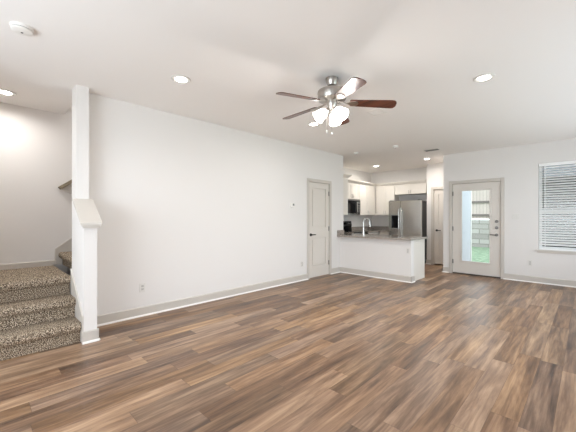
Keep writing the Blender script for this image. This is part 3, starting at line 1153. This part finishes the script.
downlight(-3.061, 1.527, 'round recessed ceiling light by the long left wall', 3.0)
downlight(-0.776, 3.71, 'round recessed ceiling light on the window side of the fan', 12.0, spread=170)
downlight(-4.84, 0.261, 'round recessed ceiling light above the stair landing', 5.5, spread=165)
downlight(-4.316, 8.0, 'round recessed ceiling light over the kitchen cabinets', 10.5, col=(1.0, 0.95, 0.89), spread=175)
downlight(-2.874, 7.88, 'round recessed ceiling light in front of the pantry door', 12.0, col=(1.0, 0.95, 0.89), spread=175)
downlight(-4.8, 2.2, 'added ceiling light, out of view, brightening the stair shaft', 14, 5.2)  # extra lamp, put in so the shaft walls are not dark
downlight(-3.061, 3.71, 'round recessed ceiling light half hidden by the fan lights', 4.0, spread=170)


def smoke(x, y, label, r=0.072):
    o = empty('smoke_detector', (x, y, H), label, 'smoke detector', 'round white detectors on the ceiling')
    mb = MB()
    mb.lathe([(r, -0.0005), (r, -0.012), (r * 0.93, -0.020)], (x, y, H), 40)
    mb.build('base', M['plastic'], o)
    mb = MB()
    mb.lathe([(r * 0.86, -0.0205), (r * 0.86, -0.024)], (x, y, H), 40)
    mb.build('vent_gap', M['slot'], o)
    mb = MB()
    mb.lathe([(r * 0.92, -0.0245), (r * 0.9, -0.034), (r * 0.7, -0.041), (r * 0.2, -0.043)], (x, y, H), 40)
    mb.build('cover', M['plastic'], o)
    mb = MB()
    mb.lathe([(0.008, -0.0432), (0.007, -0.0455)], (x, y, H), 16)
    mb.build('test_button', M['slot'], o)


smoke(-3.092, 0.262, 'round white smoke detector on the ceiling above the stairs')
smoke(-2.816, 6.026, 'small round white detector on the ceiling before the kitchen, above the peninsula end', 0.06)
smoke(-3.735, 6.013, 'small round white detector on the ceiling above the end of the long wall', 0.055)


def vent(x, y, wx, wy, nb, label, louv_m, along='y'):
    o = empty('ceiling_vent', (x, y, H), label, 'vent', 'white air vents in the ceiling')
    mb = MB()
    b = 0.022
    for x0, x1, y0, y1 in ((-wx / 2, wx / 2, -wy / 2, -wy / 2 + b), (-wx / 2, wx / 2, wy / 2 - b, wy / 2),
                           (-wx / 2, -wx / 2 + b, -wy / 2 + b, wy / 2 - b), (wx / 2 - b, wx / 2, -wy / 2 + b, wy / 2 - b)):
        mb.box(x + x0, x + x1, y + y0, y + y1, H - 0.008, H - 0.0005)
    mb.build('vent_frame', M['plastic'], o, 0.002)
    MB().box(x - wx / 2 + b, x + wx / 2 - b, y - wy / 2 + b, y + wy / 2 - b, H - 0.002, H - 0.0005).build('vent_back', M['slot'], o)
    mb = MB()
    for k in range(nb):
        t_ = (k + 0.5) / nb
        if along == 'y':
            yy = y - wy / 2 + b + t_ * (wy - 2 * b)
            mb.yz([(yy - 0.008, H - 0.0025), (yy + 0.004, H - 0.010), (yy + 0.006, H - 0.009), (yy - 0.006, H - 0.0022)], x - wx / 2 + b, x + wx / 2 - b)
        else:
            xx = x - wx / 2 + b + t_ * (wx - 2 * b)
            mb.xz([(xx - 0.008, H - 0.0025), (xx + 0.004, H - 0.010), (xx + 0.006, H - 0.009), (xx - 0.006, H - 0.0022)], y - wy / 2 + b, y + wy / 2 - b)
    mb.build('louvers', louv_m, o)


vent(-2.087, 3.897, 0.20, 0.20, 9, 'square white ceiling vent beyond the fan', M['plastic'])
vent(-2.42, 6.92, 0.32, 0.20, 6, 'rectangular ceiling vent with dark slots before the pantry', M['grey'])

# ------------------------------------------------------------------ ceiling fan
FX, FYY = -1.92, 2.625
cf = empty('ceiling_fan', (FX, FYY, 2.2), 'five-blade ceiling fan with brown blades, nickel motor and lit glass shades', 'ceiling fan')
c = (FX, FYY, 0)
mb = MB()
mb.lathe([(0.066, H - 0.0005), (0.066, H - 0.012), (0.060, H - 0.045), (0.044, H - 0.075), (0.024, H - 0.083)], c, 40)
mb.build('canopy', M['nickel'], cf)
mb = MB()
mb.cyl((FX, FYY, H - 0.083), (FX, FYY, 2.60), 0.013)
mb.build('downrod', M['nickel'], cf)
mb = MB()
mb.lathe([(0.020, 2.612), (0.05, 2.609), (0.143, 2.607), (0.148, 2.602), (0.148, 2.528), (0.140, 2.514), (0.095, 2.506), (0.060, 2.50)], c, 48)
mh = mb.build('motor_housing', M['nickel'], cf)
mb = MB()
mb.lathe([(0.149, 2.590), (0.1515, 2.588), (0.1515, 2.582), (0.149, 2.580)], c, 48, cap=False)
mb.build('motor_band', M['nickel'], mh)
BZ = 2.478
for k in range(5):
    a = R(40 + 72 * k)
    ca, sa = math.cos(a), math.sin(a)
    pit = R(-13)

    def bpnt(r, s, dz):
        zz = BZ - 0.028 * (r - 0.2) / 0.455 + s * math.sin(pit) + dz
        s2 = s * math.cos(pit)
        return Vector((FX + r * ca - s2 * sa, FYY + r * sa + s2 * ca, zz))
    outline = []
    r0, r1, w0, w1 = 0.185, 0.655, 0.052, 0.068
    outline += [(r0, -w0 + 0.012), (r0 + 0.012, -w0)]
    outline += [(r1 - 0.05, -w1), (r1 - 0.02, -w1 + 0.006), (r1 - 0.004, -w1 + 0.028), (r1, -w1 + 0.045)]
    outline += [(r1, w1 - 0.045), (r1 - 0.004, w1 - 0.028), (r1 - 0.02, w1 - 0.006), (r1 - 0.05, w1)]
    outline += [(r0 + 0.012, w0), (r0, w0 - 0.012)]
    mb = MB()
    A = [mb.bm.verts.new(bpnt(r, s, 0.0035)) for r, s in outline]
    B = [mb.bm.verts.new(bpnt(r, s, -0.0035)) for r, s in outline]
    mb.bm.faces.new(A)
    mb.bm.faces.new(B[::-1])
    for i in range(len(A)):
        j = (i + 1) % len(A)
        mb.bm.faces.new((A[i], B[i], B[j], A[j]))
    bo = mb.build('blade', M['blade'], cf)
    # curved blade iron under the blade root
    mb = MB()
    iron = [(0.055, 0.016, 2.50), (0.10, 0.014, 2.492), (0.15, 0.016, 2.478), (0.19, 0.030, None), (0.235, 0.042, None), (0.262, 0.022, None), (0.272, 0.004, None)]
    top, bot = [], []
    for r, hw, z in iron:
        for lst, dz in ((top, 0.0), (bot, -0.006)):
            row = []
            for s in (-hw, hw):
                p = bpnt(r, s, -0.0042 + dz)
                if z is not None:
                    p.z = z + dz
                row.append(mb.bm.verts.new(p))
            lst.append(row)
    for q in range(len(iron) - 1):
        mb.bm.faces.new((top[q][0], top[q][1], top[q + 1][1], top[q + 1][0]))
        mb.bm.faces.new((bot[q][0], bot[q + 1][0], bot[q + 1][1], bot[q][1]))
        for s in (0, 1):
            mb.bm.faces.new((top[q][s], top[q + 1][s], bot[q + 1][s], bot[q][s]))
    mb.bm.faces.new((top[0][0], bot[0][0], bot[0][1], top[0][1]))
    mb.bm.faces.new((top[-1][0], top[-1][1], bot[-1][1], bot[-1][0]))
    mb.build('blade_iron', M['nickel'], bo)
# light kit
mb = MB()
mb.lathe([(0.055, 2.4995), (0.058, 2.48), (0.048, 2.455), (0.040, 2.43), (0.028, 2.405), (0.012, 2.398)], c, 40)
lk = mb.build('light_kit', M['nickel'], cf)
for k, az in enumerate((-128, -8, 112)):
    a = R(az)
    dirv = Vector((math.cos(a) * math.sin(R(50)), math.sin(a) * math.sin(R(50)), -math.cos(R(50))))
    p0 = Vector((FX + 0.038 * math.cos(a), FYY + 0.038 * math.sin(a), 2.418))
    q = dirv.to_track_quat('Z', 'Y').to_matrix()
    mb = MB()
    mb.lathe([(0.017, 0.0), (0.022, 0.012), (0.024, 0.034)], p0, 24, q)
    mb.build('socket', M['nickel'], cf)
    mb = MB()
    prof = [(0.024, 0.030), (0.036, 0.042), (0.052, 0.070), (0.056, 0.098), (0.059, 0.126), (0.069, 0.152),
            (0.067, 0.153), (0.056, 0.125), (0.053, 0.098), (0.049, 0.071), (0.031, 0.044), (0.022, 0.033)]
    mb.lathe(prof, p0, 32, q, cap=False)
    mb.build('glass_shade', M['shade'], cf)
    l = bpy.data.lights.new('fan_bulb', 'POINT')
    l.energy = FAN_W
    l.color = WARM
    l.shadow_soft_size = 0.03
    lo = bpy.data.objects.new('fan_bulb', l)
    COL.objects.link(lo)
    lo.location = p0 + dirv * 0.135
for dx, dy, zb in ((-0.012, -0.070, 2.165), (0.026, -0.036, 2.15)):
    mb = MB()
    mb.cyl((FX + dx, FYY + dy, 2.40), (FX + dx, FYY + dy, zb + 0.02), 0.0015, n=6)
    pc = mb.build('pull_chain', M['nickel'], cf)
    mb = MB()
    mb.lathe([(0.002, zb + 0.022), (0.006, zb + 0.014), (0.008, zb), (0.005, zb - 0.008)], (FX + dx, FYY + dy, 0), 12)
    mb.build('chain_pull', M['plastic'], pc)
